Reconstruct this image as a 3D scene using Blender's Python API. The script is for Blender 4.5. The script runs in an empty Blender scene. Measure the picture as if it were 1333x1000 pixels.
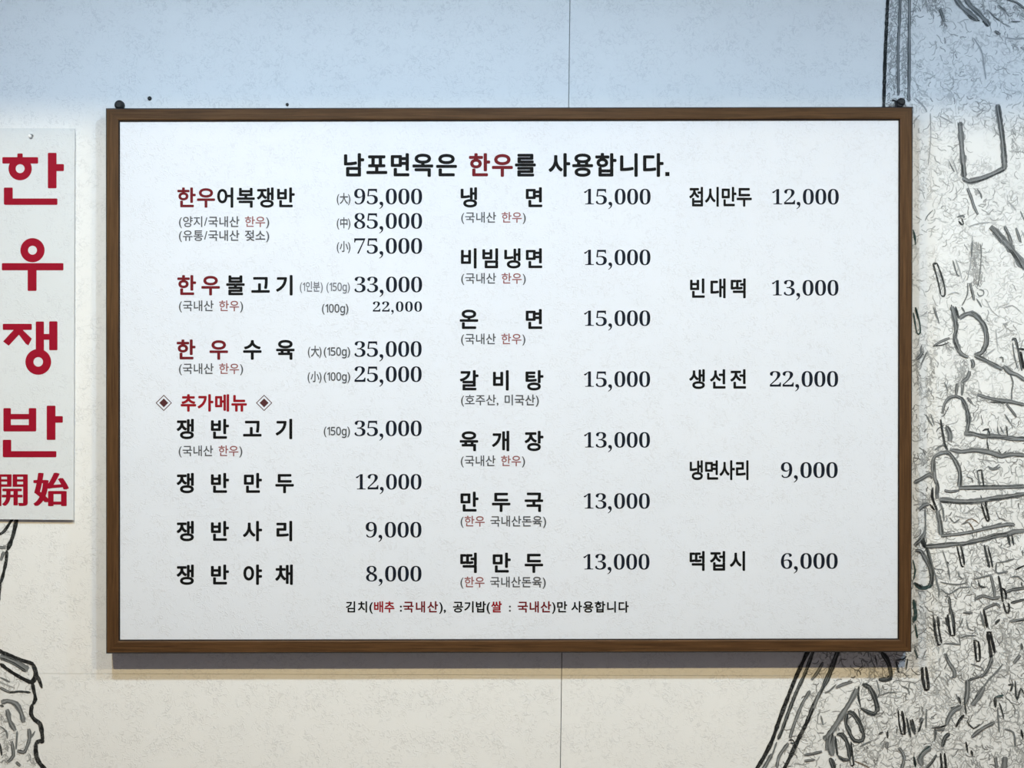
import bpy, bmesh, math, random
from mathutils import Vector

scene = bpy.context.scene
COL = scene.collection
R = random.Random(7)

# ------------------------------------------------------------------ camera, light, exposure
D = 2.60            # camera to wall, metres
S = 700.0           # photograph pixels per metre on the wall plane
ZC = 1.75           # height of the lens
CEIL = 2.78


def P(px, py, depth=0.0):
    """a point of the photograph carried onto the plane standing `depth` metres in front of the wall"""
    k = (D - depth) / D
    return Vector(((px - 666.5) / S * k, -depth, ZC + (500.0 - py) / S * k))


cam = bpy.data.cameras.new('camera')
cam.sensor_width = 36.0
cam.lens = 36.0 * D / (1333.0 / S)
camo = bpy.data.objects.new('camera', cam)
camo.location = (0, -D, ZC)
camo.rotation_euler = (math.radians(90), 0, 0)
COL.objects.link(camo)
scene.camera = camo

world = bpy.data.worlds.new('world')
scene.world = world
world.use_nodes = True
bg = world.node_tree.nodes['Background']
bg.inputs['Color'].default_value = (0.92, 0.84, 1.0, 1)
bg.inputs['Strength'].default_value = 0.11

scene.view_settings.view_transform = 'Standard'
scene.view_settings.look = 'None'
scene.view_settings.exposure = 0.0
scene.view_settings.gamma = 1.0
scene.view_settings.use_curve_mapping = False


def downlight(x, d, power, color, size=0.07):
    l = bpy.data.lights.new('ceiling_downlight', 'AREA')
    l.shape = 'DISK'
    l.size = size
    l.energy = power
    l.color = color
    o = bpy.data.objects.new('ceiling_downlight', l)
    o.location = (x, -d, CEIL - 0.02)
    COL.objects.link(o)


COOL = (0.61, 0.81, 1.0)
WARM = (1.0, 0.785, 0.41)
downlight(-0.75, 1.06, 16.0, COOL)
downlight(0.07, 1.06, 14.0, COOL)
downlight(1.45, 1.06, 20.0, COOL)
downlight(-0.85, 1.58, 29.5, WARM, 0.08)
downlight(0.80, 1.58, 29.5, WARM, 0.08)


# ------------------------------------------------------------------ materials
def new_mat(name):
    m = bpy.data.materials.new(name)
    m.use_nodes = True
    nt = m.node_tree
    return m, nt, nt.nodes['Principled BSDF']


def N(nt, kind, **kw):
    n = nt.nodes.new(kind)
    for k, v in kw.items():
        if k in n.inputs:
            n.inputs[k].default_value = v
        else:
            setattr(n, k, v)
    return n


def squiggle(nt, scale, dist=0.9, width=0.035, seed=0.0):
    """fine embossed squiggles: thin ridges where a warped noise crosses its middle"""
    tc = N(nt, 'ShaderNodeTexCoord')
    mp = N(nt, 'ShaderNodeMapping')
    mp.inputs['Location'].default_value = (seed, seed * 0.7, seed * 1.3)
    nt.links.new(tc.outputs['Object'], mp.inputs['Vector'])
    n = N(nt, 'ShaderNodeTexNoise', Scale=scale, Detail=1.0, Roughness=0.5, Distortion=dist)
    nt.links.new(mp.outputs['Vector'], n.inputs['Vector'])
    a = N(nt, 'ShaderNodeMath', operation='SUBTRACT')
    a.inputs[1].default_value = 0.5
    b = N(nt, 'ShaderNodeMath', operation='ABSOLUTE')
    r = N(nt, 'ShaderNodeMapRange')
    r.inputs['From Min'].default_value = 0.0
    r.inputs['From Max'].default_value = width
    r.inputs['To Min'].default_value = 1.0
    r.inputs['To Max'].default_value = 0.0
    nt.links.new(n.outputs['Fac'], a.inputs[0])
    nt.links.new(a.outputs[0], b.inputs[0])
    nt.links.new(b.outputs[0], r.inputs['Value'])
    pn = N(nt, 'ShaderNodeTexNoise', Scale=scale * 0.25, Detail=2.0, Roughness=0.6)
    nt.links.new(mp.outputs['Vector'], pn.inputs['Vector'])
    pm = N(nt, 'ShaderNodeMapRange')
    pm.inputs['From Min'].default_value = 0.36
    pm.inputs['From Max'].default_value = 0.60
    nt.links.new(pn.outputs['Fac'], pm.inputs['Value'])
    mu = N(nt, 'ShaderNodeMath', operation='MULTIPLY')
    nt.links.new(r.outputs['Result'], mu.inputs[0])
    nt.links.new(pm.outputs['Result'], mu.inputs[1])
    return tc, mp, mu.outputs[0]


def relief_mat(name, c1, c2, rough=0.6, scale=150, bump=0.25, dist_m=0.0006, spec=0.35, line=None, linefac=0.0, width=0.035):
    m, nt, p = new_mat(name)
    tc, mp, ridge = squiggle(nt, scale, width=width)
    n = N(nt, 'ShaderNodeTexNoise', Scale=6.0, Detail=3.0, Roughness=0.6)
    nt.links.new(mp.outputs['Vector'], n.inputs['Vector'])
    mix = N(nt, 'ShaderNodeMix', data_type='RGBA')
    mix.inputs['A'].default_value = (*c1, 1)
    mix.inputs['B'].default_value = (*c2, 1)
    nt.links.new(n.outputs['Fac'], mix.inputs['Factor'])
    out = mix.outputs['Result']
    if line:
        mx = N(nt, 'ShaderNodeMix', data_type='RGBA')
        mx.inputs['B'].default_value = (*line, 1)
        f = N(nt, 'ShaderNodeMath', operation='MULTIPLY')
        f.inputs[1].default_value = linefac
        nt.links.new(ridge, f.inputs[0])
        nt.links.new(f.outputs[0], mx.inputs['Factor'])
        nt.links.new(out, mx.inputs['A'])
        out = mx.outputs['Result']
    nt.links.new(out, p.inputs['Base Color'])
    p.inputs['Roughness'].default_value = rough
    p.inputs['Specular IOR Level'].default_value = spec
    b = N(nt, 'ShaderNodeBump')
    b.inputs['Strength'].default_value = bump
    b.inputs['Distance'].default_value = dist_m
    nt.links.new(ridge, b.inputs['Height'])
    nt.links.new(b.outputs['Normal'], p.inputs['Normal'])
    return m


def plain(name, c, rough=0.5, spec=0.4, metal=0.0, var=0.12, scale=60):
    m, nt, p = new_mat(name)
    tc = N(nt, 'ShaderNodeTexCoord')
    n = N(nt, 'ShaderNodeTexNoise', Scale=scale, Detail=3.0)
    nt.links.new(tc.outputs['Object'], n.inputs['Vector'])
    mix = N(nt, 'ShaderNodeMix', data_type='RGBA')
    mix.inputs['A'].default_value = (*[v * (1 - var) for v in c], 1)
    mix.inputs['B'].default_value = (*[min(1, v * (1 + var)) for v in c], 1)
    nt.links.new(n.outputs['Fac'], mix.inputs['Factor'])
    nt.links.new(mix.outputs['Result'], p.inputs['Base Color'])
    p.inputs['Roughness'].default_value = rough
    p.inputs['Specular IOR Level'].default_value = spec
    p.inputs['Metallic'].default_value = metal
    return m


def wood_mat(name, horizontal):
    m, nt, p = new_mat(name)
    tc = N(nt, 'ShaderNodeTexCoord')
    mp = N(nt, 'ShaderNodeMapping')
    mp.inputs['Scale'].default_value = (3, 60, 90) if horizontal else (90, 60, 3)
    nt.links.new(tc.outputs['Object'], mp.inputs['Vector'])
    n = N(nt, 'ShaderNodeTexNoise', Scale=3.0, Detail=5.0, Roughness=0.65, Distortion=0.6)
    nt.links.new(mp.outputs['Vector'], n.inputs['Vector'])
    cr = N(nt, 'ShaderNodeValToRGB')
    e = cr.color_ramp.elements
    e[0].position, e[0].color = 0.28, (0.038, 0.018, 0.007, 1)
    e[1].position, e[1].color = 0.72, (0.122, 0.060, 0.024, 1)
    nt.links.new(n.outputs['Fac'], cr.inputs['Fac'])
    nt.links.new(cr.outputs['Color'], p.inputs['Base Color'])
    b = N(nt, 'ShaderNodeBump')
    b.inputs['Strength'].default_value = 0.25
    b.inputs['Distance'].default_value = 0.0006
    nt.links.new(n.outputs['Fac'], b.inputs['Height'])
    nt.links.new(b.outputs['Normal'], p.inputs['Normal'])
    p.inputs['Roughness'].default_value = 0.55
    p.inputs['Specular IOR Level'].default_value = 0.15
    return m


def ink_mat(name):
    """printed ink whose tone comes from the drawing's colour layer, broken up by brushy mottling"""
    m, nt, p = new_mat(name)
    at = N(nt, 'ShaderNodeVertexColor')
    at.layer_name = 'ink'
    tc, mp, ridge = squiggle(nt, 120, dist=1.2, width=0.09, seed=3.1)
    mix = N(nt, 'ShaderNodeMix', data_type='RGBA')
    f = N(nt, 'ShaderNodeMath', operation='MULTIPLY')
    f.inputs[1].default_value = 0.22
    nt.links.new(ridge, f.inputs[0])
    nt.links.new(f.outputs[0], mix.inputs['Factor'])
    nt.links.new(at.outputs['Color'], mix.inputs['A'])
    mix.inputs['B'].default_value = (0.42, 0.43, 0.42, 1)
    nt.links.new(mix.outputs['Result'], p.inputs['Base Color'])
    p.inputs['Roughness'].default_value = 0.7
    p.inputs['Specular IOR Level'].default_value = 0.2
    return m


M_WALL = relief_mat('painted_wall_panel', (0.80, 0.81, 0.82), (0.86, 0.86, 0.86), rough=0.55, scale=105, bump=0.55, dist_m=0.0006, line=(0.55, 0.56, 0.58), linefac=0.42, width=0.055)
M_BACK = plain('joint_backing', (0.30, 0.30, 0.29), 0.9, 0.1)
M_PAPER = relief_mat('mural_paper', (0.74, 0.75, 0.755), (0.88, 0.885, 0.89), rough=0.6, scale=85, bump=0.8, dist_m=0.0010,
                     line=(0.30, 0.31, 0.32), linefac=0.60, width=0.055)
M_BOARD = relief_mat('printed_white_board', (0.68, 0.715, 0.79), (0.73, 0.76, 0.83), rough=0.42, scale=115, bump=0.45, dist_m=0.0006, line=(0.55, 0.56, 0.60), linefac=0.38, width=0.055)
M_SIGN = relief_mat('white_plastic_sign', (0.68, 0.71, 0.735), (0.73, 0.755, 0.78), rough=0.35, scale=115, bump=0.45, dist_m=0.0006, line=(0.55, 0.56, 0.60), linefac=0.38, width=0.055)
M_WOODH = wood_mat('brown_wood_lengthwise', True)
M_WOODV = wood_mat('brown_wood_upright', False)
M_DARK = plain('dark_frame_edge', (0.010, 0.006, 0.005), 0.5, 0.25)  # frame edges and back sheet; on the inner lip this colour stands for shadow
M_BLACK = plain('black_print', (0.005, 0.0055, 0.006), 0.6, 0.1)
M_NUM = plain('blue_black_print', (0.008, 0.011, 0.020), 0.6, 0.1)
M_GREY = plain('grey_print', (0.075, 0.080, 0.090), 0.5, 0.25)
M_PALE = plain('pale_grey_print', (0.16, 0.17, 0.20), 0.5, 0.25)
M_RED = plain('dark_red_print', (0.140, 0.009, 0.014), 0.6, 0.12)
M_RED2 = plain('bright_red_print', (0.260, 0.007, 0.014), 0.6, 0.12)
M_REDS = plain('faded_red_print', (0.26, 0.085, 0.085), 0.5, 0.25)
M_CRIM = plain('crimson_print', (0.300, 0.004, 0.020), 0.6, 0.12)
M_METAL = plain('blackened_metal', (0.010, 0.011, 0.013), 0.5, 0.35)
M_WHITEP = plain('white_plastic', (0.9, 0.9, 0.9), 0.3, 0.5, var=0.02)
M_INK = ink_mat('mural_ink')
M_PLASTER = plain('white_plaster', (0.78, 0.78, 0.76), 0.8, 0.2, var=0.04)
M_FLOOR = plain('grey_floor_tile', (0.22, 0.20, 0.20), 0.5, 0.3)


# ------------------------------------------------------------------ helpers
def obj(name, me, mat, parent=None, label=None):
    if isinstance(me, bmesh.types.BMesh):
        bm = me
        me = bpy.data.meshes.new(name)
        bm.to_mesh(me)
        bm.free()
    if mat is not None:
        me.materials.append(mat)
    o = bpy.data.objects.new(name, me)
    COL.objects.link(o)
    if parent:
        o.parent = parent
    if label:
        o['label'] = label
    return o


def thing(name, label, cat, group=None):
    o = bpy.data.objects.new(name, None)
    o.empty_display_size = 0.05
    COL.objects.link(o)
    o['label'] = label
    o['category'] = cat
    if group:
        o['group'] = group
    return o


def prism(bm, loop, y0, y1):
    """loop: list of (x, z); a solid between the planes y0 (front) and y1 (back)"""
    f = [bm.verts.new((x, y0, z)) for x, z in loop]
    b = [bm.verts.new((x, y1, z)) for x, z in loop]
    n = len(loop)
    bm.faces.new(f)
    bm.faces.new(list(reversed(b)))
    for i in range(n):
        j = (i + 1) % n
        bm.faces.new((f[i], b[i], b[j], f[j]))
    bmesh.ops.recalc_face_normals(bm, faces=bm.faces)


def box(bm, x0, x1, y0, y1, z0, z1):
    prism(bm, [(x0, z0), (x1, z0), (x1, z1), (x0, z1)], y0, y1)


# ------------------------------------------------------------------ the wall: four sheets with open joints
X0, X1 = -3.2, 3.2
TH = 0.012
wall = bpy.data.objects.new('wall_back', None)
COL.objects.link(wall)
wall['kind'] = 'structure'
bm = bmesh.new()
box(bm, X0, X1, TH, TH + 0.08, 0.0, CEIL)
backing = obj('wall_backing', bm, M_BACK, wall)

seam_t = P(742, 0)
seam_b = P(729.5, 1000)


def seam_x(z):
    t = (z - seam_b.z) / (seam_t.z - seam_b.z)
    return seam_b.x + t * (seam_t.x - seam_b.x)


zl = P(0, 876.8).z
zr = P(1333, 881.0).z


def seam_z(x):
    t = (x - P(0, 0).x) / (P(1333, 0).x - P(0, 0).x)
    return zl + t * (zr - zl)


G = 0.0007          # half a joint
cols = [lambda z: X0, lambda z: seam_x(z) - 1.22, seam_x, lambda z: seam_x(z) + 1.22, lambda z: X1]
for ci in range(4):
    xa, xb = cols[ci], cols[ci + 1]
    for ri in range(2):
        loop = []
        za = (lambda x: 0.0) if ri == 0 else (lambda x: seam_z(x) + G * 0.4)
        zb = (lambda x: seam_z(x) - G * 0.4) if ri == 0 else (lambda x: CEIL)
        for fx, fz, sg in ((xa, za, 1), (xb, za, -1), (xb, zb, -1), (xa, zb, 1)):
            z = fz(fx(1.2))
            x = fx(z) + sg * G
            loop.append((x, fz(x)))
        bm = bmesh.new()
        prism(bm, loop, 0.0, TH)
        obj('wall_panel', bm, M_WALL, wall)

for nm, z0, z1, mt in (('floor', -0.05, 0.0, M_FLOOR), ('ceiling', CEIL, CEIL + 0.05, M_PLASTER)):
    bm = bmesh.new()
    box(bm, X0, X1, -3.4, TH + 0.08, z0, z1)
    o = obj(nm, bm, mt)
    o['kind'] = 'structure'

# the shallow beam across the ceiling, between the two rows of downlights; it cuts the warm row off the top of the wall
bm = bmesh.new()
box(bm, X0, X1, -1.25, -1.15, 2.653, CEIL)
o = obj('trim_1', bm, M_PLASTER)
o['kind'] = 'structure'

# ------------------------------------------------------------------ the mural: paper, traced ink lines, scribbled hatching
K = (0.012, 0.013, 0.014)      # tones of ink
DK = (0.035, 0.040, 0.042)
MD = (0.150, 0.162, 0.168)
LT = (0.38, 0.395, 0.41)
DG = (0.028, 0.060, 0.060)
BR = (0.16, 0.12, 0.09)


class Ink:
    def __init__(self, base):
        self.v, self.f, self.c = [], [], []
        self.y = self.base = base
        self.count = 0

    def stroke(self, pts, w, tone, jitter=0.2, taper=True, rnd=R, layer=1):
        pts = [Vector(p) for p in pts]
        # smooth the polyline (Catmull-Rom)
        sm = []
        n = len(pts)
        for i in range(n - 1):
            p0 = pts[max(i - 1, 0)]
            p1, p2 = pts[i], pts[i + 1]
            p3 = pts[min(i + 2, n - 1)]
            seg = max(2, min(8, int((p2 - p1).length / 4)))
            for k in range(seg):
                t = k / seg
                sm.append(0.5 * ((2 * p1) + (-p0 + p2) * t + (2 * p0 - 5 * p1 + 4 * p2 - p3) * t * t + (-p0 + 3 * p1 - 3 * p2 + p3) * t ** 3))
        sm.append(pts[-1])
        self.count += 1
        self.y = self.base + layer * 0.0003 + (self.count % 35) * 8e-6
        m = len(sm)
        start = len(self.v)
        for i, p in enumerate(sm):
            d = (sm[min(i + 1, m - 1)] - sm[max(i - 1, 0)])
            if d.length < 1e-6:
                d = Vector((1, 0))
            d.normalize()
            nn = Vector((-d.y, d.x))
            hw = w / 2 * (1 + rnd.uniform(-jitter, jitter))
            if taper and (i == 0 or i == m - 1):
                hw *= 0.45
            for s in (-1, 1):
                q = p + nn * hw * s
                self.v.append(P(q.x, q.y, self.y))
                self.c.append(tone)
        for i in range(m - 1):
            a = start + 2 * i
            self.f.append((a, a + 1, a + 3, a + 2))

    def strand(self, q, w, side, sw, tone):
        """a thin bristle line running inside a broad brush stroke"""
        out = []
        n = len(q)
        for i in range(n):
            d = Vector(q[min(i + 1, n - 1)]) - Vector(q[max(i - 1, 0)])
            if d.length < 1e-6:
                d = Vector((1, 0))
            d.normalize()
            k = (side + R.uniform(-0.14, 0.14)) * w
            out.append((q[i][0] - d.y * k, q[i][1] + d.x * k))
        self.stroke(out, sw, tone, jitter=0.45, layer=2)

    def scumble(self, q, w):
        """a soft grey patch drawn as loose light scribbles along a path"""
        for (x0, y0), (x1, y1) in zip(q, q[1:]):
            L = math.hypot(x1 - x0, y1 - y0)
            dx, dy = (x1 - x0) / max(L, 1e-6), (y1 - y0) / max(L, 1e-6)
            for k in range(max(2, int(L * w / 5.0))):
                t = R.uniform(-0.05, 1.05)
                o = R.gauss(0, w * 0.34)
                px, py = x0 + dx * L * t - dy * o, y0 + dy * L * t + dx * o
                a = math.atan2(dy, dx) + R.gauss(0, 0.6)
                pts = [(px, py)]
                for m in range(3):
                    a += R.uniform(-0.6, 0.6)
                    px += math.cos(a) * 2.2
                    py += math.sin(a) * 2.2
                    pts.append((px, py))
                g = R.uniform(0.26, 0.5)
                self.stroke(pts, R.uniform(0.7, 1.5), (g, g * 1.02, g * 1.03), layer=0)

    def group(self, ox, oy, sc, strokes):
        for w, tone, pts in strokes:
            q = [(ox + x / sc, oy + y / sc) for x, y in pts]
            wp = w / sc * (1.3 if tone is DK and w >= 34 else 1.12)
            if tone is LT and wp > 2.6:
                self.scumble(q, wp)
            elif tone is MD and wp > 2.6:
                self.stroke(q, wp * 1.12, (0.19, 0.202, 0.21), jitter=0.3)
                self.strand(q, wp, 0.36, 0.9, (0.06, 0.065, 0.068))
                self.strand(q, wp, -0.36, 0.9, (0.10, 0.107, 0.11))
                self.strand(q, wp, 0.0, 0.8, (0.30, 0.31, 0.32))
            else:
                self.stroke(q, wp, tone)
                if tone is DK and wp > 3.2:
                    self.strand(q, wp, 0.1, 0.7, (0.20, 0.21, 0.215))

    def build(self, name, parent):
        me = bpy.data.meshes.new(name)
        me.from_pydata(self.v, [], self.f)
        at = me.color_attributes.new('ink', 'FLOAT_COLOR', 'POINT')
        for i, c in enumerate(self.c):
            at.data[i].color = (*c, 1)
        return obj(name, me, M_INK, parent)


def sheet(name, px, depth, parent):
    bm = bmesh.new()
    pts = [P(x, y) for x, y in px]
    prism(bm, [(p.x, p.z) for p in pts], -depth, 0.0)
    return obj(name, bm, M_PAPER, parent)


mural = thing('wall_mural', 'large grey ink drawing of a tiled roof on the wall, right of the board', 'mural')
sheet('mural_paper', [(1157, -240), (1154, 60), (1150, 150), (1130, 420), (1096, 700), (1051, 850), (1034, 884), (1014, 940), (986, 1001),
                      (930, 1110), (1600, 1110), (1600, -240)], 0.0003, mural)

ink = Ink(0.0007)
s8 = 8.693
ink.group(1180, 0, s8, [
    (26, MD, [(30, -300), (32, 0), (28, 500), (30, 1000), (28, 1150)]),
    (52, LT, [(330, -40), (350, 60), (400, 150), (420, 260)]), (30, MD, [(380, 100), (430, 250)]),
    (46, MD, [(540, -40), (620, 70), (720, 160), (800, 230)]), (26, DK, [(690, 170), (760, 215), (830, 235)]),
    (42, MD, [(660, -30), (720, 60), (820, 150), (900, 240), (930, 300)]), (20, DK, [(860, 240), (930, 300)]),
    (30, LT, [(840, -30), (880, 100), (980, 190), (1080, 250)]), (16, MD, [(930, 120), (990, 190), (1060, 240)]),
    (36, LT, [(1000, 30), (1100, 110), (1190, 210)]), (18, MD, [(1040, 60), (1130, 130)]), (22, MD, [(1110, -20), (1250, 30), (1330, 90), (1420, 110)]),
    (18, LT, [(1110, 425), (1230, 440), (1340, 430)]), (22, LT, [(1150, 470), (1250, 520), (1340, 560)]), (40, LT, [(1230, 60), (1290, 150), (1350, 200)]),
    (20, LT, [(1110, 270), (1180, 310)]), (18, MD, [(1180, 245), (1290, 245)]),
    (14, LT, [(760, 430), (850, 580), (880, 760), (900, 900)]), (60, LT, [(180, -40), (260, 60), (270, 160)]), (40, LT, [(80, 0), (110, 90), (60, 240)]),
    (26, MD, [(1000, 350), (1060, 390)])])
ink.group(1120, 0, 6.669, [
    (26, LT, [(268, -200), (265, 330), (255, 900)]), (20, MD, [(350, -200), (340, 150), (328, 400), (330, 830)]), (24, LT, [(320, 0), (300, 870)]),
    (24, MD, [(425, -200), (425, 400), (420, 880)]), (10, DK, [(428, 0), (424, 400), (418, 870)]), (30, LT, [(390, 0), (380, 880)]),
    (27, K, [(243, -260), (237, 0), (228, 200), (215, 500), (207, 780), (203, 960)])])
ink.group(1180, 100, s8, [
    (52, MD, [(610, 510), (620, 700), (640, 1000)]), (22, DK, [(606, 520), (612, 560)]), (52, MD, [(1030, 310), (1055, 500), (1095, 800), (1110, 1000)]),
    (20, DK, [(1040, 330), (1080, 520), (1115, 800), (1130, 1000)]),
    (26, LT, [(1220, 540), (1190, 720), (1230, 830), (1320, 850)]), (12, LT, [(370, 440), (520, 520)]), (10, LT, [(740, 370), (800, 400), (900, 330)]),
    (18, LT, [(100, 240), (200, 340), (230, 400)]), (10, LT, [(270, 410), (275, 700), (245, 1000)]), (30, LT, [(1290, 560), (1340, 600)])])
ink.group(1180, 200, s8, [
    (52, MD, [(640, 0), (650, 270)]), (22, DK, [(632, 100), (645, 270)]), (48, MD, [(640, 270), (700, 315), (850, 280), (1010, 215), (1110, 160)]),
    (20, DK, [(650, 300), (720, 325), (870, 295), (1010, 232), (1120, 180)]),
    (48, MD, [(1085, -5), (1110, 100), (1105, 180)]), (18, DK, [(1120, 0), (1128, 100), (1120, 180)]),
    (12, MD, [(480, 80), (510, 150), (545, 210)]), (12, LT, [(520, 60), (580, 230)]), (24, MD, [(690, 390), (740, 520), (765, 600), (810, 690)]),
    (16, MD, [(800, 400), (840, 460), (850, 510)]), (22, LT, [(770, 590), (850, 580), (890, 550)]), (18, MD, [(570, 720), (640, 700), (650, 730)]),
    (18, DK, [(590, 760), (620, 800), (645, 800)]), (12, DK, [(625, 730), (650, 800)]), (60, LT, [(740, 390), (800, 420)]),
    (58, MD, [(955, 820), (1040, 920), (1080, 1010)]), (14, DK, [(960, 830), (1070, 940), (1120, 1000)]), (26, MD, [(1110, 820), (1160, 930), (1180, 1000)]),
    (22, MD, [(1240, 840), (1290, 1000)]), (18, LT, [(1150, 540), (1240, 640)]), (14, MD, [(1290, 650), (1340, 770)]), (14, LT, [(700, 830), (820, 790), (940, 780)]),
    (20, DG, [(75, 860), (92, 930), (102, 1000)]), (10, MD, [(300, 640), (240, 700), (210, 760)]), (12, LT, [(560, 380), (570, 480), (520, 530)])])
ink.group(1180, 300, s8, [
    (66, MD, [(990, -5), (1130, 150), (1230, 270), (1345, 440)]), (24, DK, [(1160, 210), (1250, 330), (1345, 450)]), (16, DK, [(1190, 210), (1300, 370)]),
    (22, MD, [(1130, -5), (1170, 70), (1195, 170)]), (16, MD, [(1250, 30), (1300, 140)]), (16, LT, [(1300, 0), (1345, 90)]),
    (17, DK, [(302, 380), (350, 550), (390, 730)]), (17, DK, [(345, 370), (400, 520), (437, 680), (425, 745), (388, 735)]), (20, DK, [(298, 378), (350, 372)]),
    (26, LT, [(360, 450), (420, 640)]), (16, MD, [(525, 340), (570, 490), (600, 520)]), (14, LT, [(555, 325), (600, 450), (625, 540)]),
    (12, LT, [(745, 60), (740, 250), (720, 400), (690, 560)]), (90, LT, [(790, 130), (800, 300), (800, 450), (795, 600)]), (14, MD, [(745, 120), (735, 300)]),
    (10, MD, [(835, 150), (845, 300), (820, 560), (800, 640)]), (24, MD, [(720, 600), (745, 700), (770, 790)]), (14, DK, [(735, 660), (760, 760)]),
    (16, MD, [(790, 770), (830, 830), (850, 870)]), (14, MD, [(690, 600), (690, 720), (630, 850)]), (12, MD, [(820, 670), (870, 680), (870, 730), (820, 740), (800, 700)]),
    (13, MD, [(300, 860), (345, 1000)]), (20, DK, [(508, 840), (520, 920), (530, 1000)]), (20, DK, [(555, 860), (565, 930), (595, 1000)]),
    (16, MD, [(620, 870), (660, 930)]), (8, LT, [(900, 780), (960, 900), (1050, 980)]), (16, DG, [(75, 0), (95, 60), (102, 165)]), (13, DG, [(98, 870), (130, 1000)]),
    (12, LT, [(880, 340), (930, 370)]), (10, LT, [(1100, 880), (1200, 850), (1300, 930)]), (12, LT, [(470, 730), (550, 700), (600, 720)])])
ink.group(1180, 400, s8, [
    (44, MD, [(600, 130), (660, 85), (740, 70), (815, 120), (880, 220), (900, 330), (895, 420), (850, 510), (770, 545)]),
    (26, DK, [(730, 60), (790, 85), (880, 190), (918, 310), (915, 420), (860, 520), (800, 540)]),
    (44, MD, [(515, -10), (545, 130), (562, 240), (548, 350), (580, 450), (620, 530), (700, 570)]), (16, DK, [(575, 250), (545, 370), (590, 490)]),
    (16, DK, [(535, 130), (575, 200), (575, 270)]), (22, DK, [(560, 0), (580, 90), (600, 120)]), (14, MD, [(630, 0), (660, 50)]),
    (40, MD, [(770, 548), (860, 585), (980, 650), (1090, 700)]), (22, DK, [(820, 550), (900, 600), (1040, 665)]), (16, MD, [(1050, 570), (1090, 570), (1090, 620)]),
    (42, MD, [(1100, 660), (1170, 735), (1250, 765), (1340, 830)]), (18, DK, [(1110, 680), (1190, 745), (1340, 810)]),
    (15, MD, [(1165, 740), (1205, 850), (1190, 960), (1190, 1090)]), (26, DK, [(1190, 375), (1230, 360), (1260, 470), (1290, 600), (1305, 720)]),
    (15, MD, [(1200, 400), (1220, 550), (1260, 700)]), (26, K, [(1270, 470), (1345, 480)]), (26, K, [(1290, 500), (1330, 700)]),
    (15, DG, [(105, 0), (150, 180), (155, 290), (120, 292), (90, 130), (80, 60)]), (12, MD, [(320, 0), (370, 185)]),
    (24, MD, [(300, 445), (400, 385), (490, 350)]), (14, DK, [(310, 440), (400, 430), (480, 400)]), (40, LT, [(430, 390), (470, 470)]),
    (44, LT, [(185, 440), (150, 560), (110, 610)]), (18, MD, [(170, 430), (160, 510), (200, 540)]), (18, MD, [(235, 500), (160, 660)]), (30, MD, [(110, 590), (150, 560), (190, 500)]),
    (30, MD, [(735, 590), (755, 640), (745, 690)]), (34, MD, [(715, 720), (690, 800), (620, 850)]), (26, MD, [(575, 860), (560, 1000)]), (18, MD, [(650, 850), (630, 1000)]),
    (90, LT, [(610, 600), (640, 720), (600, 850)]), (14, MD, [(430, 850), (470, 950)]), (12, LT, [(1010, 250), (1030, 450)]), (22, LT, [(1070, 180), (1200, 290)]),
    (14, LT, [(880, 560), (1000, 470)]), (30, LT, [(240, 500), (290, 640), (240, 1000)]), (30, LT, [(110, 650), (160, 1000)])])
ink.group(1180, 500, s8, [
    (20, MD, [(560, 0), (555, 110)]), (14, MD, [(625, 0), (620, 130)]), (60, LT, [(520, 20), (430, 120)]),
    (30, MD, [(405, 330), (430, 230), (480, 160), (560, 140), (630, 170)]), (42, MD, [(630, 165), (670, 260), (700, 370), (700, 450), (680, 550)]),
    (22, DK, [(540, 135), (630, 160), (670, 260), (705, 370), (700, 470), (700, 550)]),
    (44, MD, [(650, 560), (760, 565), (860, 590), (960, 590), (1080, 600), (1200, 615), (1345, 620)]), (18, DK, [(690, 545), (780, 560), (900, 590), (1100, 600), (1345, 610)]),
    (24, DK, [(388, 400), (400, 500), (440, 700), (470, 745)]), (50, MD, [(450, 480), (490, 560), (495, 650)]), (16, DK, [(445, 465), (510, 550)]),
    (40, MD, [(490, 740), (620, 765), (760, 750), (900, 765), (1000, 790), (1080, 815), (1180, 795), (1345, 805)]), (26, LT, [(520, 700), (700, 720), (900, 740), (1100, 790), (1330, 760)]),
    (16, DK, [(910, 630), (925, 730), (960, 790)]), (20, DK, [(930, 780), (1080, 815), (1200, 790)]), (14, DK, [(1040, 740), (1080, 800), (1130, 760)]),
    (38, MD, [(300, 1000), (305, 850), (350, 805), (430, 770), (490, 790), (550, 870), (590, 950), (605, 1010)]), (20, DK, [(440, 765), (500, 795), (560, 890), (600, 1000)]),
    (16, DK, [(300, 860), (320, 1000)]), (18, MD, [(320, 750), (370, 710), (430, 690)]), (60, LT, [(140, 900), (250, 820), (360, 740)]),
    (52, LT, [(670, 60), (800, 125), (950, 175), (1100, 195)]), (34, MD, [(800, 120), (950, 165), (1100, 190), (1180, 200), (1345, 240)]), (14, DK, [(950, 205), (1120, 215)]),
    (22, MD, [(1130, 220), (1190, 300), (1245, 375)]), (18, MD, [(1110, 340), (1180, 450)]), (16, MD, [(1030, 480), (1040, 560), (1090, 590)]), (14, MD, [(1060, 485), (1100, 560)]),
    (20, DK, [(1130, 480), (1145, 595)]), (20, DK, [(860, 530), (920, 510), (940, 590), (890, 590)]), (15, MD, [(220, 345), (260, 420), (300, 480)]), (12, MD, [(275, 340), (315, 470)]),
    (24, MD, [(690, 150), (740, 220)]), (14, DK, [(800, 1000), (820, 975), (860, 975)]), (20, MD, [(920, 930), (980, 970), (1060, 940)])])
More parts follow.
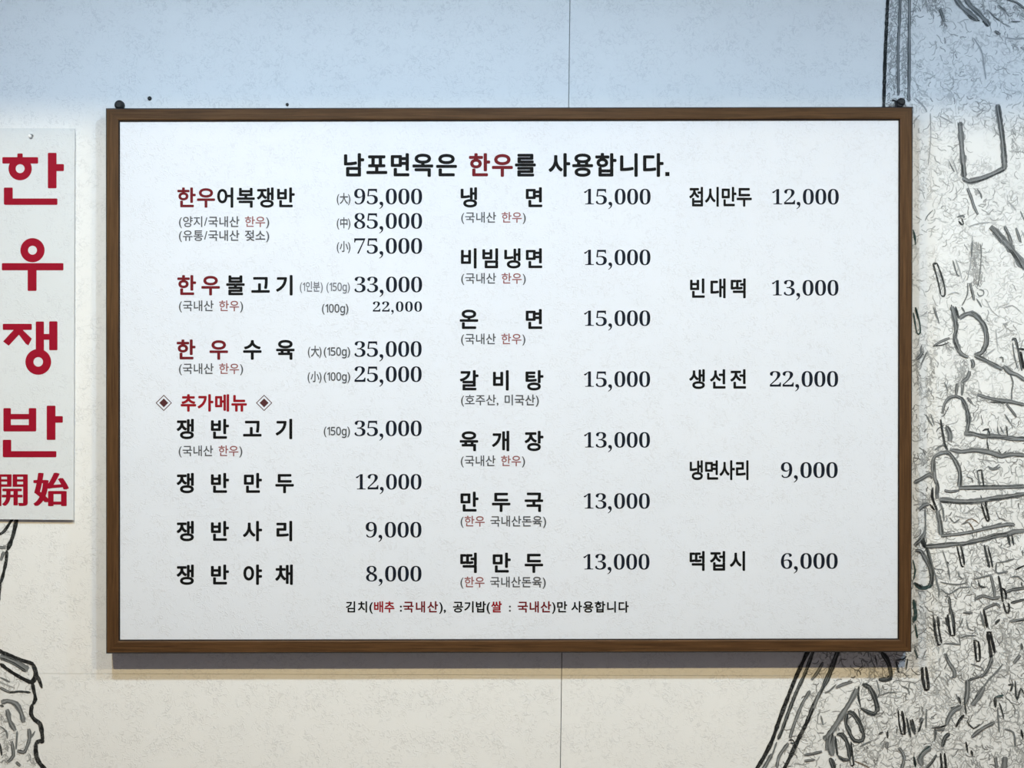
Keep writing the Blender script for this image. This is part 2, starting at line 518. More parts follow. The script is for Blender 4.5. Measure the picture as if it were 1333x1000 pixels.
ink.group(1180, 600, s8, [
    (46, MD, [(545, -5), (590, 80), (608, 170), (600, 290)]), (18, DK, [(570, 10), (605, 80), (620, 170), (610, 290)]), (36, MD, [(590, 305), (780, 305), (900, 305), (1050, 300), (1200, 292), (1345, 290)]),
    (15, DK, [(600, 292), (780, 285), (960, 282), (1200, 285), (1330, 292)]), (22, MD, [(430, 330), (500, 350), (600, 330)]),
    (32, MD, [(310, 0), (322, 200), (350, 270), (345, 380), (350, 430)]), (26, DK, [(335, 240), (352, 300), (345, 400)]),
    (46, MD, [(370, 435), (500, 450), (650, 462), (800, 455), (950, 430), (1100, 410), (1250, 390), (1345, 370)]), (18, DK, [(380, 460), (640, 480), (840, 460)]), (16, DK, [(930, 440), (1100, 420), (1345, 375)]),
    (34, MD, [(85, 250), (180, 200), (260, 155), (300, 190)]), (26, K, [(300, 300), (290, 400), (330, 520), (360, 600)]), (20, K, [(265, 490), (320, 560)]),
    (20, MD, [(380, 470), (410, 550), (425, 680)]), (44, MD, [(345, 560), (375, 700), (392, 840)]), (20, DK, [(365, 600), (395, 700), (415, 850)]),
    (30, MD, [(390, 850), (550, 835), (640, 820), (760, 800), (900, 765), (1050, 735), (1180, 715), (1225, 735)]), (12, DK, [(410, 830), (550, 825), (630, 815)]),
    (18, MD, [(800, 120), (815, 200), (830, 275)]), (22, DK, [(850, 100), (862, 200), (878, 300)]), (14, DK, [(795, 112), (855, 105)]),
    (20, K, [(845, 480), (880, 600), (912, 685)]), (20, K, [(890, 430), (905, 540), (935, 660), (912, 685)]), (14, DK, [(840, 390), (860, 470)]),
    (18, MD, [(210, 530), (215, 700), (205, 850), (180, 960)]), (45, MD, [(90, 960), (170, 880), (215, 800)]), (18, K, [(110, 950), (160, 870)]), (26, K, [(165, 880), (190, 950), (220, 985)]),
    (42, MD, [(220, 968), (400, 958), (550, 940), (640, 940), (800, 900), (900, 880), (1000, 850), (1150, 830), (1220, 800), (1345, 790)]),
    (20, DK, [(230, 960), (540, 930), (620, 950), (800, 915), (1000, 850), (1150, 825)]), (16, K, [(880, 895), (1010, 850)]),
    (22, DK, [(1145, 830), (1170, 960)]), (20, DK, [(1190, 825), (1215, 950)]), (34, MD, [(140, 550), (200, 500), (260, 490)]), (30, LT, [(110, 450), (260, 410)]),
    (12, BR, [(660, 690), (740, 655), (820, 710)]), (14, BR, [(700, 690), (750, 760), (770, 800)]), (18, MD, [(620, 720), (700, 690)]), (14, MD, [(490, 640), (540, 700), (600, 660)]),
    (16, MD, [(860, 750), (960, 740), (1080, 700)]), (14, MD, [(680, 180), (740, 200), (750, 250)]), (18, MD, [(920, 60), (980, 90), (1050, 40)])])
ink.group(1180, 700, s8, [
    (17, K, [(568, 90), (600, 220), (622, 320), (650, 325)]), (19, K, [(610, 80), (640, 200), (655, 310)]), (24, DK, [(880, 80), (905, 200), (940, 340)]), (19, DK, [(922, 110), (955, 230), (975, 340)]),
    (22, DK, [(1145, 0), (1175, 90)]), (20, DK, [(1190, 0), (1215, 90)]), (36, MD, [(100, 150), (160, 150), (210, 230), (260, 330), (280, 430)]), (18, K, [(110, 140), (200, 190)]),
    (36, DK, [(240, 260), (272, 340), (288, 430), (280, 520), (240, 570)]), (40, DG, [(280, 540), (210, 570), (150, 560), (85, 510)]), (22, K, [(90, 510), (180, 570)]),
    (15, DG, [(72, 250), (98, 370), (80, 480)]), (22, DK, [(180, -10), (222, 95), (245, 200), (290, 330)]), (14, MD, [(250, 130), (300, 330), (340, 480), (375, 650)]), (16, MD, [(330, 480), (370, 600), (360, 680)]),
    (13, MD, [(410, 150), (450, 270), (480, 380), (490, 480)]), (16, MD, [(430, 660), (485, 668)]), (26, DK, [(485, 668), (498, 800), (525, 930), (535, 1010)]),
    (18, MD, [(1020, 280), (1010, 370), (1040, 405), (1150, 380)]), (16, MD, [(1020, 285), (1120, 270), (1220, 240)]), (28, MD, [(955, 430), (985, 560), (1000, 680)]), (16, DK, [(970, 480), (1000, 640)]),
    (26, K, [(1040, 430), (1065, 560), (1090, 730)]), (24, K, [(1085, 570), (1125, 620), (1125, 700)]), (24, K, [(1095, 735), (1120, 830), (1150, 855), (1165, 790), (1150, 740)]),
    (30, MD, [(1130, 620), (1200, 590), (1345, 570)]), (14, K, [(1130, 615), (1220, 580), (1345, 572)]), (28, DK, [(1180, 740), (1260, 720), (1345, 695)]),
    (17, DK, [(815, 490), (830, 550), (900, 560)]), (28, MD, [(780, 700), (860, 660), (980, 690), (1060, 670)]), (18, MD, [(780, 640), (775, 720)]), (22, MD, [(870, 810), (1020, 750), (1060, 800)]),
    (26, K, [(872, 810), (890, 900), (915, 1005)]), (15, MD, [(835, 830), (870, 1005)]), (20, K, [(300, 880), (330, 1005)]), (20, K, [(350, 890), (378, 1005)]), (24, DK, [(440, 900), (475, 1005)]),
    (14, MD, [(750, 470), (850, 450), (960, 420)]), (38, DG, [(80, 700), (95, 800), (105, 870), (75, 960)]), (20, DK, [(1300, 500), (1310, 560)]), (22, MD, [(640, 850), (750, 850)]),
    (16, K, [(1230, 365), (1345, 310)]), (18, MD, [(1310, 140), (1320, 210)]), (14, MD, [(380, 500), (460, 520), (600, 530), (700, 500)]), (14, MD, [(390, 580), (480, 640), (600, 570), (720, 560)]),
    (16, MD, [(1180, 450), (1260, 440), (1330, 500)]), (16, MD, [(580, 380), (600, 440), (640, 470)]), (18, DK, [(460, 270), (480, 300)]), (16, DK, [(1000, 960), (1060, 920)])])
ink.group(1180, 800, s8, [
    (25, K, [(310, 40), (325, 200), (360, 350)]), (19, K, [(350, 30), (372, 200), (400, 330)]), (16, K, [(350, 350), (390, 340)]), (24, K, [(465, 0), (478, 120), (500, 235)]), (28, K, [(528, -5), (535, 120), (545, 240)]),
    (15, K, [(495, 238), (550, 240)]), (13, MD, [(855, 0), (890, 165)]), (24, K, [(890, -5), (912, 155)]), (32, K, [(915, 200), (940, 350), (962, 505)]), (28, K, [(950, 200), (975, 320), (1000, 435)]),
    (18, K, [(905, 200), (965, 200)]), (22, K, [(765, 290), (778, 400), (792, 530)]), (22, K, [(812, 300), (828, 400), (830, 530)]), (15, K, [(755, 290), (815, 305)]), (15, K, [(785, 530), (835, 528)]),
    (34, MD, [(970, 490), (940, 580), (880, 680), (830, 700)]), (18, DK, [(965, 510), (925, 620), (870, 690)]), (26, DK, [(840, 705), (760, 725), (695, 750)]), (44, MD, [(700, 755), (690, 850), (675, 1000)]),
    (28, K, [(180, 600), (190, 750), (212, 860)]), (27, K, [(218, 590), (235, 700), (248, 850)]), (24, K, [(200, 855), (250, 852)]), (20, DG, [(98, 110), (112, 200), (125, 270)]), (14, MD, [(92, 370), (130, 495)]),
    (15, MD, [(610, 270), (680, 243), (790, 240)]), (17, MD, [(420, 330), (520, 332), (615, 345)]), (14, MD, [(590, 230), (610, 350)]), (32, MD, [(430, 440), (490, 560), (540, 640), (545, 720)]), (16, DK, [(440, 450), (470, 530)]),
    (17, K, [(995, 115), (1060, 65)]), (22, MD, [(1160, 80), (1330, 50)]), (14, DK, [(1240, 80), (1345, 60)]), (20, MD, [(1090, 560), (1030, 640), (930, 740), (870, 830)]), (34, MD, [(870, 820), (820, 890), (785, 960)]),
    (22, DK, [(800, 900), (780, 960)]), (40, LT, [(1180, 150), (1200, 300)]), (30, DK, [(1300, 330), (1310, 400)]), (36, MD, [(1210, 550), (1290, 460)]), (20, DK, [(1150, 800), (1200, 795), (1175, 870)]),
    (16, DK, [(1230, 750), (1240, 950)]), (26, DK, [(1005, 1000), (1010, 940), (1085, 930)]), (40, LT, [(1060, 110), (1140, 400), (1160, 540)]), (30, LT, [(160, 60), (230, 40), (210, 160)]),
    (14, MD, [(730, 560), (850, 600), (870, 640)]), (16, MD, [(560, 900), (600, 1000)]), (14, MD, [(600, 150), (640, 40)]), (14, MD, [(680, 60), (700, 160), (760, 180)])])
ink.group(1180, 885, s8, [
    (44, MD, [(690, 0), (690, 150), (660, 270)]), (18, DK, [(655, 200), (665, 300), (675, 390)]), (46, MD, [(880, 80), (810, 200), (740, 290)]), (22, DK, [(800, 160), (780, 230)]), (22, K, [(590, 190), (615, 280)]),
    (46, MD, [(625, 300), (530, 350), (480, 430), (450, 510)]), (18, K, [(630, 300), (500, 320)]), (18, K, [(540, 350), (470, 440), (440, 520), (290, 548)]), (28, MD, [(340, 570), (430, 565)]),
    (30, K, [(650, 400), (600, 460), (560, 535)]), (26, DK, [(322, 550), (325, 620), (318, 690)]), (40, DK, [(490, 615), (440, 650), (405, 760)]), (50, MD, [(275, 760), (190, 825), (155, 900), (175, 970)]),
    (20, DG, [(270, 750), (180, 820), (145, 900)]), (26, DK, [(340, 850), (290, 930), (230, 1000), (200, 1060)]), (24, K, [(80, 880), (105, 980)]), (24, K, [(385, 830), (400, 1000), (405, 1080)]), (24, K, [(430, 830), (448, 1000), (450, 1080)]),
    (26, K, [(732, 800), (748, 860)]), (14, DK, [(690, 480), (760, 555), (830, 500)]), (32, MD, [(735, 650), (850, 560), (1000, 480)]), (30, K, [(1000, 200), (1008, 315)]), (24, DG, [(1005, 200), (1100, 175)]),
    (18, DK, [(1050, 260), (1080, 350), (1100, 440)]), (18, MD, [(1030, 320), (1050, 600)]), (20, MD, [(1110, 560), (1210, 600), (1230, 760)]), (22, K, [(1295, 560), (1320, 670)]), (34, MD, [(1010, 880), (1020, 1010)]),
    (16, K, [(1015, 870), (1020, 930)]), (54, MD, [(1115, 870), (1105, 1010)]), (20, DK, [(1235, 120), (1250, 230), (1295, 100), (1325, 160)]), (38, MD, [(180, 430), (160, 490)]), (18, DK, [(175, 430), (165, 470)]),
    (16, MD, [(225, 330), (220, 550)]), (22, DK, [(40, 450), (70, 560), (100, 620)]), (20, DK, [(0, 430), (50, 640)]), (20, K, [(672, 700), (695, 830)]), (40, LT, [(1290, 760), (1320, 1000)]), (24, DK, [(1150, 60), (1200, 60), (1180, 130)])])
ink.group(1070, 845, s8, [
    (34, DK, [(190, 0), (130, 180), (80, 310), (30, 420)]), (42, DK, [(670, 40), (730, 110), (765, 200), (780, 300), (740, 345), (640, 345)]), (12, DK, [(600, 70), (625, 190)]),
    (40, DK, [(455, 400), (530, 430), (590, 530), (625, 660), (625, 710)]), (34, DK, [(625, 700), (590, 735), (520, 715), (440, 670)]), (20, DK, [(440, 660), (415, 560), (410, 480), (420, 420)]),
    (42, DK, [(290, 720), (350, 730), (430, 850), (465, 960)]), (34, DK, [(285, 730), (272, 850), (330, 960)]), (26, MD, [(155, 440), (240, 400), (345, 370)]), (16, MD, [(30, 500), (90, 470), (160, 400)]),
    (50, MD, [(395, 450), (330, 580), (230, 740), (120, 920), (20, 1030)]), (20, DK, [(835, 140), (870, 270)]), (26, K, [(1132, 205), (1140, 350), (1165, 460)]), (24, K, [(1175, 205), (1200, 330), (1207, 460)]), (20, K, [(1155, 458), (1215, 460)]),
    (17, K, [(862, 690), (875, 850), (900, 960)]), (28, K, [(905, 700), (930, 850), (938, 970)]), (14, K, [(885, 960), (940, 968)]), (16, DK, [(970, 110), (950, 240)]), (12, MD, [(410, 680), (435, 790)]),
    (22, DK, [(1130, 780), (1115, 880), (1090, 940)]), (20, DK, [(1020, 790), (1060, 940)]), (20, DK, [(965, 850), (1005, 1000)]), (16, DK, [(745, 920), (740, 1010)]), (14, MD, [(620, 350), (650, 500), (620, 560)]),
    (12, MD, [(650, 530), (760, 490), (850, 500)]), (16, MD, [(900, 420), (970, 450), (990, 520)]), (14, DK, [(830, 130), (920, 115), (960, 80)]), (16, DG, [(1045, 10), (1085, 100)])])
ink.group(1070, 885, s8, [
    (36, DK, [(472, 600), (460, 685), (370, 690), (320, 620), (275, 530)]), (38, DK, [(170, 625), (225, 620), (280, 700), (305, 800), (315, 900)]), (34, DK, [(315, 905), (240, 905), (180, 860)]), (22, DK, [(175, 860), (160, 740), (150, 640)]),
    (17, K, [(328, 700), (345, 850), (358, 965), (325, 970)]), (12, DK, [(310, 890), (325, 970)]), (60, MD, [(110, 620), (95, 740), (120, 860)]), (12, DK, [(125, 600), (90, 740)]), (44, DK, [(90, 885), (120, 950), (140, 1020)]),
    (26, DG, [(1040, 870), (1060, 990)]), (28, MD, [(870, 770), (930, 870), (900, 1010)]), (32, MD, [(740, 700), (730, 775)]), (20, DK, [(735, 590), (745, 660)]), (18, MD, [(430, 760), (500, 720), (560, 700)]), (14, BR, [(370, 920), (460, 960), (540, 1000)]),
    (22, DK, [(640, 620), (690, 590)])])
ink.group(960, 845, 6.45, [
    (20, MD, [(720, 110), (670, 200), (620, 260)]), (22, MD, [(610, 350), (540, 470), (470, 650), (440, 750)]), (30, LT, [(570, 370), (640, 390)]), (22, MD, [(430, 790), (350, 900), (330, 1000)]),
    (26, DK, [(640, 10), (570, 200), (505, 340), (440, 500), (375, 680), (340, 760)]), (14, MD, [(330, 780), (290, 900)]), (28, MD, [(290, 880), (240, 970), (200, 1040)]),
    (30, DK, [(850, 0), (770, 200), (715, 330), (650, 450), (590, 600)]), (30, K, [(650, 440), (590, 600), (510, 760), (450, 890), (395, 1000), (340, 1100)]), (20, MD, [(690, 360), (640, 500)]),
    (10, K, [(430, 768), (462, 763), (476, 790), (440, 790)]), (20, MD, [(560, 890), (630, 880), (710, 860)]), (16, MD, [(560, 940), (650, 930)]), (12, MD, [(700, 560), (720, 640)]), (18, MD, [(755, 730), (750, 850)]),
    (30, K, [(600, 0), (540, 130), (485, 250), (410, 440), (350, 600), (290, 770), (220, 910), (165, 1000), (100, 1110)])])
ink.build('line_work', mural)['kind'] = 'stuff'

# scribbled hatching over the whole drawing, denser toward the foot of the building
hat = Ink(0.0004)


def left_limit(y):
    pts = [(-60, 1158), (150, 1180), (700, 1110), (850, 1060), (884, 1045), (940, 1028), (1060, 975)]
    for (y0, x0), (y1, x1) in zip(pts, pts[1:]):
        if y <= y1:
            return x0 + (x1 - x0) * max(0, (y - y0)) / (y1 - y0)
    return pts[-1][1]


def clip(ox, oy, pts):
    return [(ox + a / s8, oy + b / s8) for a, b in pts]


OPEN = [clip(1180, 500, [(430, 250), (480, 170), (560, 150), (640, 190), (690, 400), (660, 560), (1330, 640), (1330, 760), (1050, 790), (900, 740), (500, 730), (520, 620), (410, 400)]),
        clip(1180, 600, [(320, 0), (350, -140), (430, -210), (520, -120), (590, 120), (590, 310), (1330, 305), (1330, 350), (900, 420), (400, 430), (370, 300)]),
        clip(1180, 600, [(220, 560), (300, 560), (350, 700), (390, 860), (640, 840), (1100, 760), (1200, 740), (1200, 790), (850, 870), (560, 930), (240, 940)]),
        clip(1180, 700, [(90, 190), (170, 200), (250, 350), (260, 500), (180, 540), (100, 500)]),
        clip(1180, 400, [(600, 180), (700, 90), (800, 130), (880, 300), (840, 480), (740, 540), (620, 460), (575, 300)]),
        clip(1180, 400, [(790, 610), (1080, 720), (1160, 770), (1190, 900), (1330, 900), (1330, 1230), (1000, 1180), (800, 1080), (760, 900)]),
        clip(1180, 300, [(880, 130), (970, 80), (1150, 250), (1330, 500), (1330, 1000), (1100, 950), (900, 650)]),
        clip(1180, 100, [(690, 560), (980, 560), (1040, 900), (1060, 1180), (720, 1260), (690, 1000)]),
        clip(1070, 845, [(440, 430), (520, 460), (600, 640), (590, 700), (470, 640)]),
        clip(1070, 845, [(300, 760), (350, 780), (430, 920), (440, 1000), (380, 1000), (300, 850)]),
        clip(1070, 845, [(30, 480), (350, 400), (300, 560), (100, 880), (-60, 1000)])]


def inside(x, y, poly):
    c = False
    n = len(poly)
    for i in range(n):
        (x0, y0), (x1, y1) = poly[i], poly[(i + 1) % n]
        if (y0 > y) != (y1 > y) and x < (x1 - x0) * (y - y0) / (y1 - y0) + x0:
            c = not c
    return c


for i in range(15000):
    y = R.uniform(-40, 1040)
    x = R.uniform(1000, 1385)
    if x < left_limit(y) + 6:
        continue
    dens = 0.22 + 0.78 * max(0, min(1, (y - 380) / 420))
    if R.random() > dens:
        continue
    if R.random() < 0.85 and any(inside(x, y, q) for q in OPEN):
        continue
    if 1139 < x < 1187 and 140 < y < 846:
        continue
    if y > 850 and x < 1110 and R.random() < 0.6:
        continue
    a = R.choice((R.uniform(0, math.pi), R.gauss(1.45, 0.25), R.gauss(1.45, 0.25), R.gauss(0.0, 0.3)))
    L = R.uniform(5, 18)
    n = 4
    pts = [(x, y)]
    for k in range(n):
        a += R.uniform(-0.9, 0.9)
        x += math.cos(a) * L / n
        y += math.sin(a) * L / n
        pts.append((x, y))
    g = R.choice((R.uniform(0.12, 0.3), R.uniform(0.3, 0.55), R.uniform(0.3, 0.58), R.uniform(0.3, 0.58))) if y > 520 else R.uniform(0.32, 0.6)
    hat.stroke(pts, R.uniform(0.7, 1.6), (g, g * 1.02, g * 1.03), layer=0)
ho = hat.build('hatching', mural)
ho['kind'] = 'stuff'

mural2 = thing('wall_mural', 'black brush outline with grey shading drawn on the wall below the red-lettered sign', 'mural')
sheet('mural_paper', [(-200, 672), (21, 672), (16, 700), (9, 722), (8, 745), (2, 770), (-4, 800), (-6, 846), (20, 856), (40, 863), (46, 880), (42, 890), (46, 912), (41, 925), (51, 945),
                      (55, 964), (47, 968), (56, 1000), (70, 1060), (-200, 1060)], 0.0003, mural2)
ink2 = Ink(0.0004)
ink2.group(0, 670, 5.0, [
    (24, LT, [(0, 200), (32, 215)]), (18, K, [(-60, 150), (0, 127), (30, 105), (60, 60), (90, 15)]), (26, K, [(112, 15), (100, 70), (82, 145), (48, 232)]), (22, MD, [(-20, 210), (35, 218)]), (16, MD, [(25, 240), (5, 300)]),
    (18, K, [(44, 232), (40, 300), (18, 400), (2, 450)]), (14, K, [(6, 430), (-2, 500), (-6, 570)])])
ink2.group(0, 840, 6.25, [
    (40, MD, [(0, 90), (120, 135), (230, 200)]), (20, DK, [(0, 105), (110, 150), (210, 215)]), (16, MD, [(0, 345), (80, 385)]), (14, DK, [(0, 350), (80, 385), (150, 377), (250, 385)]), (14, MD, [(0, 262), (80, 300)]), (10, LT, [(0, 300), (120, 350)]),
    (34, MD, [(10, 470), (60, 455), (130, 480), (175, 560), (190, 630)]), (30, MD, [(60, 520), (80, 620), (125, 695)]), (24, LT, [(0, 560), (30, 620)]), (20, DK, [(0, 490), (30, 500)]),
    (24, MD, [(235, 680), (240, 760), (210, 850), (190, 870), (140, 860)]), (13, MD, [(140, 700), (130, 850)]), (24, MD, [(95, 780), (108, 900), (60, 950)]), (22, MD, [(130, 950), (165, 985)]), (13, MD, [(285, 700), (250, 760)]),
    (30, LT, [(30, 700), (60, 820), (40, 940)]), (12, MD, [(0, 660), (50, 700), (60, 760)]), (16, DK, [(0, 800), (15, 900)]), (30, LT, [(230, 880), (280, 960)]),
    (26, K, [(0, 150), (80, 210), (180, 270), (262, 308)]), (30, K, [(-60, 20), (0, 50), (120, 105), (240, 142), (275, 160)]), (32, K, [(262, 145), (282, 190), (292, 240), (275, 285), (245, 312)]),
    (24, K, [(288, 235), (315, 275), (342, 350)]), (26, K, [(262, 300), (275, 370), (288, 440), (262, 490)]), (30, K, [(262, 480), (252, 560), (285, 610), (325, 640), (342, 720), (348, 785)]), (30, K, [(360, 785), (320, 780), (290, 800)]),
    (34, K, [(292, 790), (292, 880), (310, 940), (355, 1000), (420, 1090)])])
ink2.build('line_work', mural2)['kind'] = 'stuff'

# ------------------------------------------------------------------ lettering
_glyphs = {}


def glyph(ch, off=0.0):
    """flat outline of one character at size 1 as (verts, faces, xmin, xmax)"""
    key = (ch, off)
    if key in _glyphs:
        return _glyphs[key]
    c = bpy.data.curves.new('glyph', 'FONT')
    c.body = ch
    c.size = 1.0
    c.offset = off
    c.resolution_u = 5
    o = bpy.data.objects.new('glyph', c)
    me = bpy.data.meshes.new_from_object(o)
    v = [(p.co.x, p.co.y) for p in me.vertices]
    f = [tuple(p.vertices) for p in me.polygons]
    bpy.data.objects.remove(o)
    bpy.data.curves.remove(c)
    bpy.data.meshes.remove(me)
    xs = [a for a, b in v] or [0, 0.3]
    ys = [b for a, b in v] or [0, 0]
    _glyphs[key] = (v, f, min(xs), max(xs), min(ys), max(ys))
    return _glyphs[key]


def is_cjk(ch):
    return 0xAC00 <= ord(ch) <= 0xD7A3 or 0x4E00 <= ord(ch) <= 0x9FFF


RING = [(0, 0)] + [(math.cos(i * math.pi / 4), math.sin(i * math.pi / 4)) for i in range(8)]


class Print:
    """one run of print: a flat mesh on its sheet"""

    def __init__(self, depth):
        self.depth = depth
        self.v, self.f = [], []

    def put(self, ch, cx, base, em, sx=1.0, dil=0.0, dily=None, off=0.0, hgt=None):
        """cx: photo x of the cell centre; base: photo y of the baseline"""
        v, f, x0, x1, y0, y1 = glyph(ch, off)
        cell = 0.46 if is_cjk(ch) else (x0 + x1) / 2
        dy = dil if dily is None else dily
        offs = RING if (dil > 0 or dy > 0) else [(0, 0)]
        for ox, oy in offs:
            s = len(self.v)
            self.depth += 8e-6
            for a, b in v:
                self.v.append(P(cx + (a - cell + ox * dil) * em * sx, base - (b + oy * dy) * em, self.depth))
            self.f += [tuple(i + s for i in q) for q in f]

    def cells(self, text, xs, cy, em, dil=0.028, sx=1.0, sub=None):
        for ch, x in zip(text, xs):
            self.put(ch, x, cy + 0.375 * em, em, sx, dil)

    def poly(self, pts):
        s = len(self.v)
        self.depth += 1.2e-5
        self.v += [P(x, y, self.depth) for x, y in pts]
        self.f.append(tuple(range(s, s + len(pts))))

    def ring(self, cx, cy, ro, ri, n=36, sy=1.0):
        s = len(self.v)
        self.depth += 1.2e-5
        for i in range(n):
            a = 2 * math.pi * i / n
            for r in (ro, ri):
                self.v.append(P(cx + math.cos(a) * r, cy + math.sin(a) * r * sy, self.depth))
        for i in range(n):
            j = (i + 1) % n
            self.f.append((s + 2 * i, s + 2 * j, s + 2 * j + 1, s + 2 * i + 1))

    def bar(self, x0, y0, x1, y1, r=1.2):
        """a block with slightly rounded corners"""
        pts = []
        for cx, cy, a0 in ((x1 - r, y1 - r, 0), (x0 + r, y1 - r, 90), (x0 + r, y0 + r, 180), (x1 - r, y0 + r, 270)):
            for k in range(4):
                a = math.radians(a0 + k * 30)
                pts.append((cx + math.cos(a) * r, cy + math.sin(a) * r))
        self.poly(pts)

    def build(self, name, mat, parent, label=None):
        me = bpy.data.meshes.new(name)
        me.from_pydata(self.v, [], self.f)
        return obj(name, me, mat, parent, label)


def fit_line(text, x0, x1, cy, em, colors=None, dil=0.0, depth=0.0, sx=None):
    """lay a run of mixed characters between x0 and x1; returns {colour: Print}"""
    adv = []
    for ch in text:
        if ch == ' ':
            adv.append(0.42)
        elif is_cjk(ch):
            adv.append(0.92)
        else:
            g = glyph(ch)
            adv.append(g[3] - g[2] + 0.10)
    tot = sum(adv)
    k = (x1 - x0) / (tot * em)
    out = {}
    x = x0
    for i, ch in enumerate(text):
        w = adv[i] * em * k
        if ch != ' ':
            c = colors[i] if colors else 'g'
            pr = out.setdefault(c, Print(depth))
            base = cy + 0.375 * em
            if ch in '()/':
                base = cy + 0.33 * em
            pr.put(ch, x + w / 2, base, em, min(k, 1.0) if is_cjk(ch) else min(k, 1.0), dil)
        x += w
    return out


SERIF = {str(i): chr(0x1D7CE + i) for i in range(10)}


def price(text, x0, x1, ytop, ybot, off=-0.0085):
    """serif figures, cap height fitted between ytop and ybot"""
    d = glyph(SERIF['0'], off)
    em = (ybot - ytop) / (d[5] - d[4]) * 0.985
    n = sum(ch != ',' for ch in text)
    unit = (x1 - x0) / (n + 0.50 * (',' in text) - 0.06)
    x = x0 - 0.03 * unit
    for ch in text:
        if ch == ',':
            pr = Print(LD)
            comma(pr, x + 0.22 * unit, ybot, em)
            pr.build('comma', M_NUM, panel)
            x += 0.50 * unit
            continue
        g = glyph(SERIF[ch], off)
        w = (g[3] - g[2]) * em
        sx = min(1.12, 0.88 * unit / w) if ch != '1' else 1.0
        pr = Print(LD)
        pr.put(SERIF[ch], x + unit / 2, ybot - 0.012 * em, em, sx, 0, 0, off)
        pr.build('figure', M_NUM, panel)
        x += unit


def comma(pr, x, ybot, em):
    u = em / 29.0
    pts = [(-2.2, -3.2), (-0.8, -4.0), (1.0, -3.7), (2.2, -2.3), (2.5, -0.4), (2.0, 1.8), (0.8, 3.7), (-1.2, 5.2), (-2.6, 5.8), (-2.9, 5.1), (-1.2, 3.9), (-0.1, 2.4), (0.2, 0.9), (-1.2, 0.5), (-2.3, -0.6), (-2.7, -2.0)]
    pr.poly([(x + a * u, ybot + b * u) for a, b in pts])


# ------------------------------------------------------------------ the framed menu board
T = 0.040                        # front of the frame ahead of the wall
board = thing('menu_board', 'wide white Korean menu board in a brown wooden frame, centre of the wall', 'menu board')
OUT = [(137.0, 140.5), (1189.0, 138.5), (1187.2, 849.5), (137.4, 851.5)]     # outer corners in the photograph
INN = [(155.2, 157.8), (1170.6, 156.0), (1169.4, 831.8), (155.4, 833.4)]     # sight edge


def lerp2(a, b, t):
    return (a[0] + (b[0] - a[0]) * t, a[1] + (b[1] - a[1]) * t)


# frame profile across its width (t from outer 0 to inner 1, depth ahead of the wall)
PROFILE = [(0.0, 0.004), (0.0, T - 0.004), (0.11, T), (0.16, T), (0.84, T), (0.93, T - 0.0012), (1.0, T - 0.0035), (1.0, T - 0.012), (0.2, 0.004)]
for i in range(4):
    j = (i + 1) % 4
    bm = bmesh.new()
    rows = []
    for a, b in ((OUT[i], INN[i]), (OUT[j], INN[j])):
        row = []
        for t, d in PROFILE:
            q = lerp2(a, b, t)
            p = P(q[0], q[1], T)                       # outline true at the frame's front plane
            row.append(bm.verts.new((p.x, -d, p.z)))
        rows.append(row)
    n = len(PROFILE)
    for k in range(n):
        m = (k + 1) % n
        bm.faces.new((rows[0][k], rows[1][k], rows[1][m], rows[0][m]))
    bm.faces.new(rows[0])
    bm.faces.new(list(reversed(rows[1])))
    bmesh.ops.recalc_face_normals(bm, faces=bm.faces)
    o = obj('frame_rail', bm, M_WOODH if i % 2 == 0 else M_WOODV, board)
    # dark edges: outer arris, and the inner lip's shadow put into the colour
    o.data.materials.append(M_DARK)
    for k, pl in enumerate(o.data.polygons[:n]):
        if k in (0, 1, 6):
            pl.material_index = 1
    o.data.polygons[5].material_index = 1

PD = T - 0.0052                  # front of the printed sheet
bm = bmesh.new()
loop = []
for a, b in zip(OUT, INN):
    q = lerp2(b, a, 0.12)
    p = P(q[0], q[1], T)
    loop.append((p.x, p.z))
prism(bm, loop, -PD, -PD + 0.004)
panel = obj('panel', bm, M_BOARD, board)

# a back sheet that gives the board its body
bm = bmesh.new()
loop = []
for a, b in zip(OUT, INN):
    q = lerp2(a, b, 0.35)
    p = P(q[0], q[1], T)
    loop.append((p.x, p.z))
prism(bm, loop, -0.010, -0.006)
obj('back_sheet', bm, M_DARK, board)

LD = PD + 0.0002
MATS = {'k': M_BLACK, 'r': M_RED, 'R': M_RED2, 'g': M_GREY, 's': M_REDS, 'p': M_PALE}
LAB = {'r': 'dark red lettering', 'R': 'bright red lettering', 's': 'faded red lettering', 'g': 'small grey lettering', 'p': 'pale grey lettering', 'k': None}


def emit(prints):
    for c, pr in prints.items():
        pr.build('small_print', MATS[c], panel, LAB[c])['kind'] = 'stuff'


def headline(text, xs, cy, em, cols=None, dil=0.028, sx=1.0):
    out = {}
    for i, (ch, x) in enumerate(zip(text, xs)):
        c = cols[i] if cols else 'k'
        pr = Print(LD)
        pr.put(ch, x, cy + 0.375 * em, em, sx, dil)
        pr.build('character', MATS[c], panel, LAB[c])


# title
headline('남포면옥은한우를사용합니다', [460, 490.5, 521, 550.5, 581.3, 624, 654, 684, 728, 758.5, 788.5, 819, 849.5], 214.8, 32.0, 'kkkkkrrkkkkkk', 0.030, 0.97)
dot = Print(LD)
dot.poly([(866, 224), (871.5, 224), (871.5, 229.3), (866, 229.3)])
emit({'k': dot})
E1 = 27.6
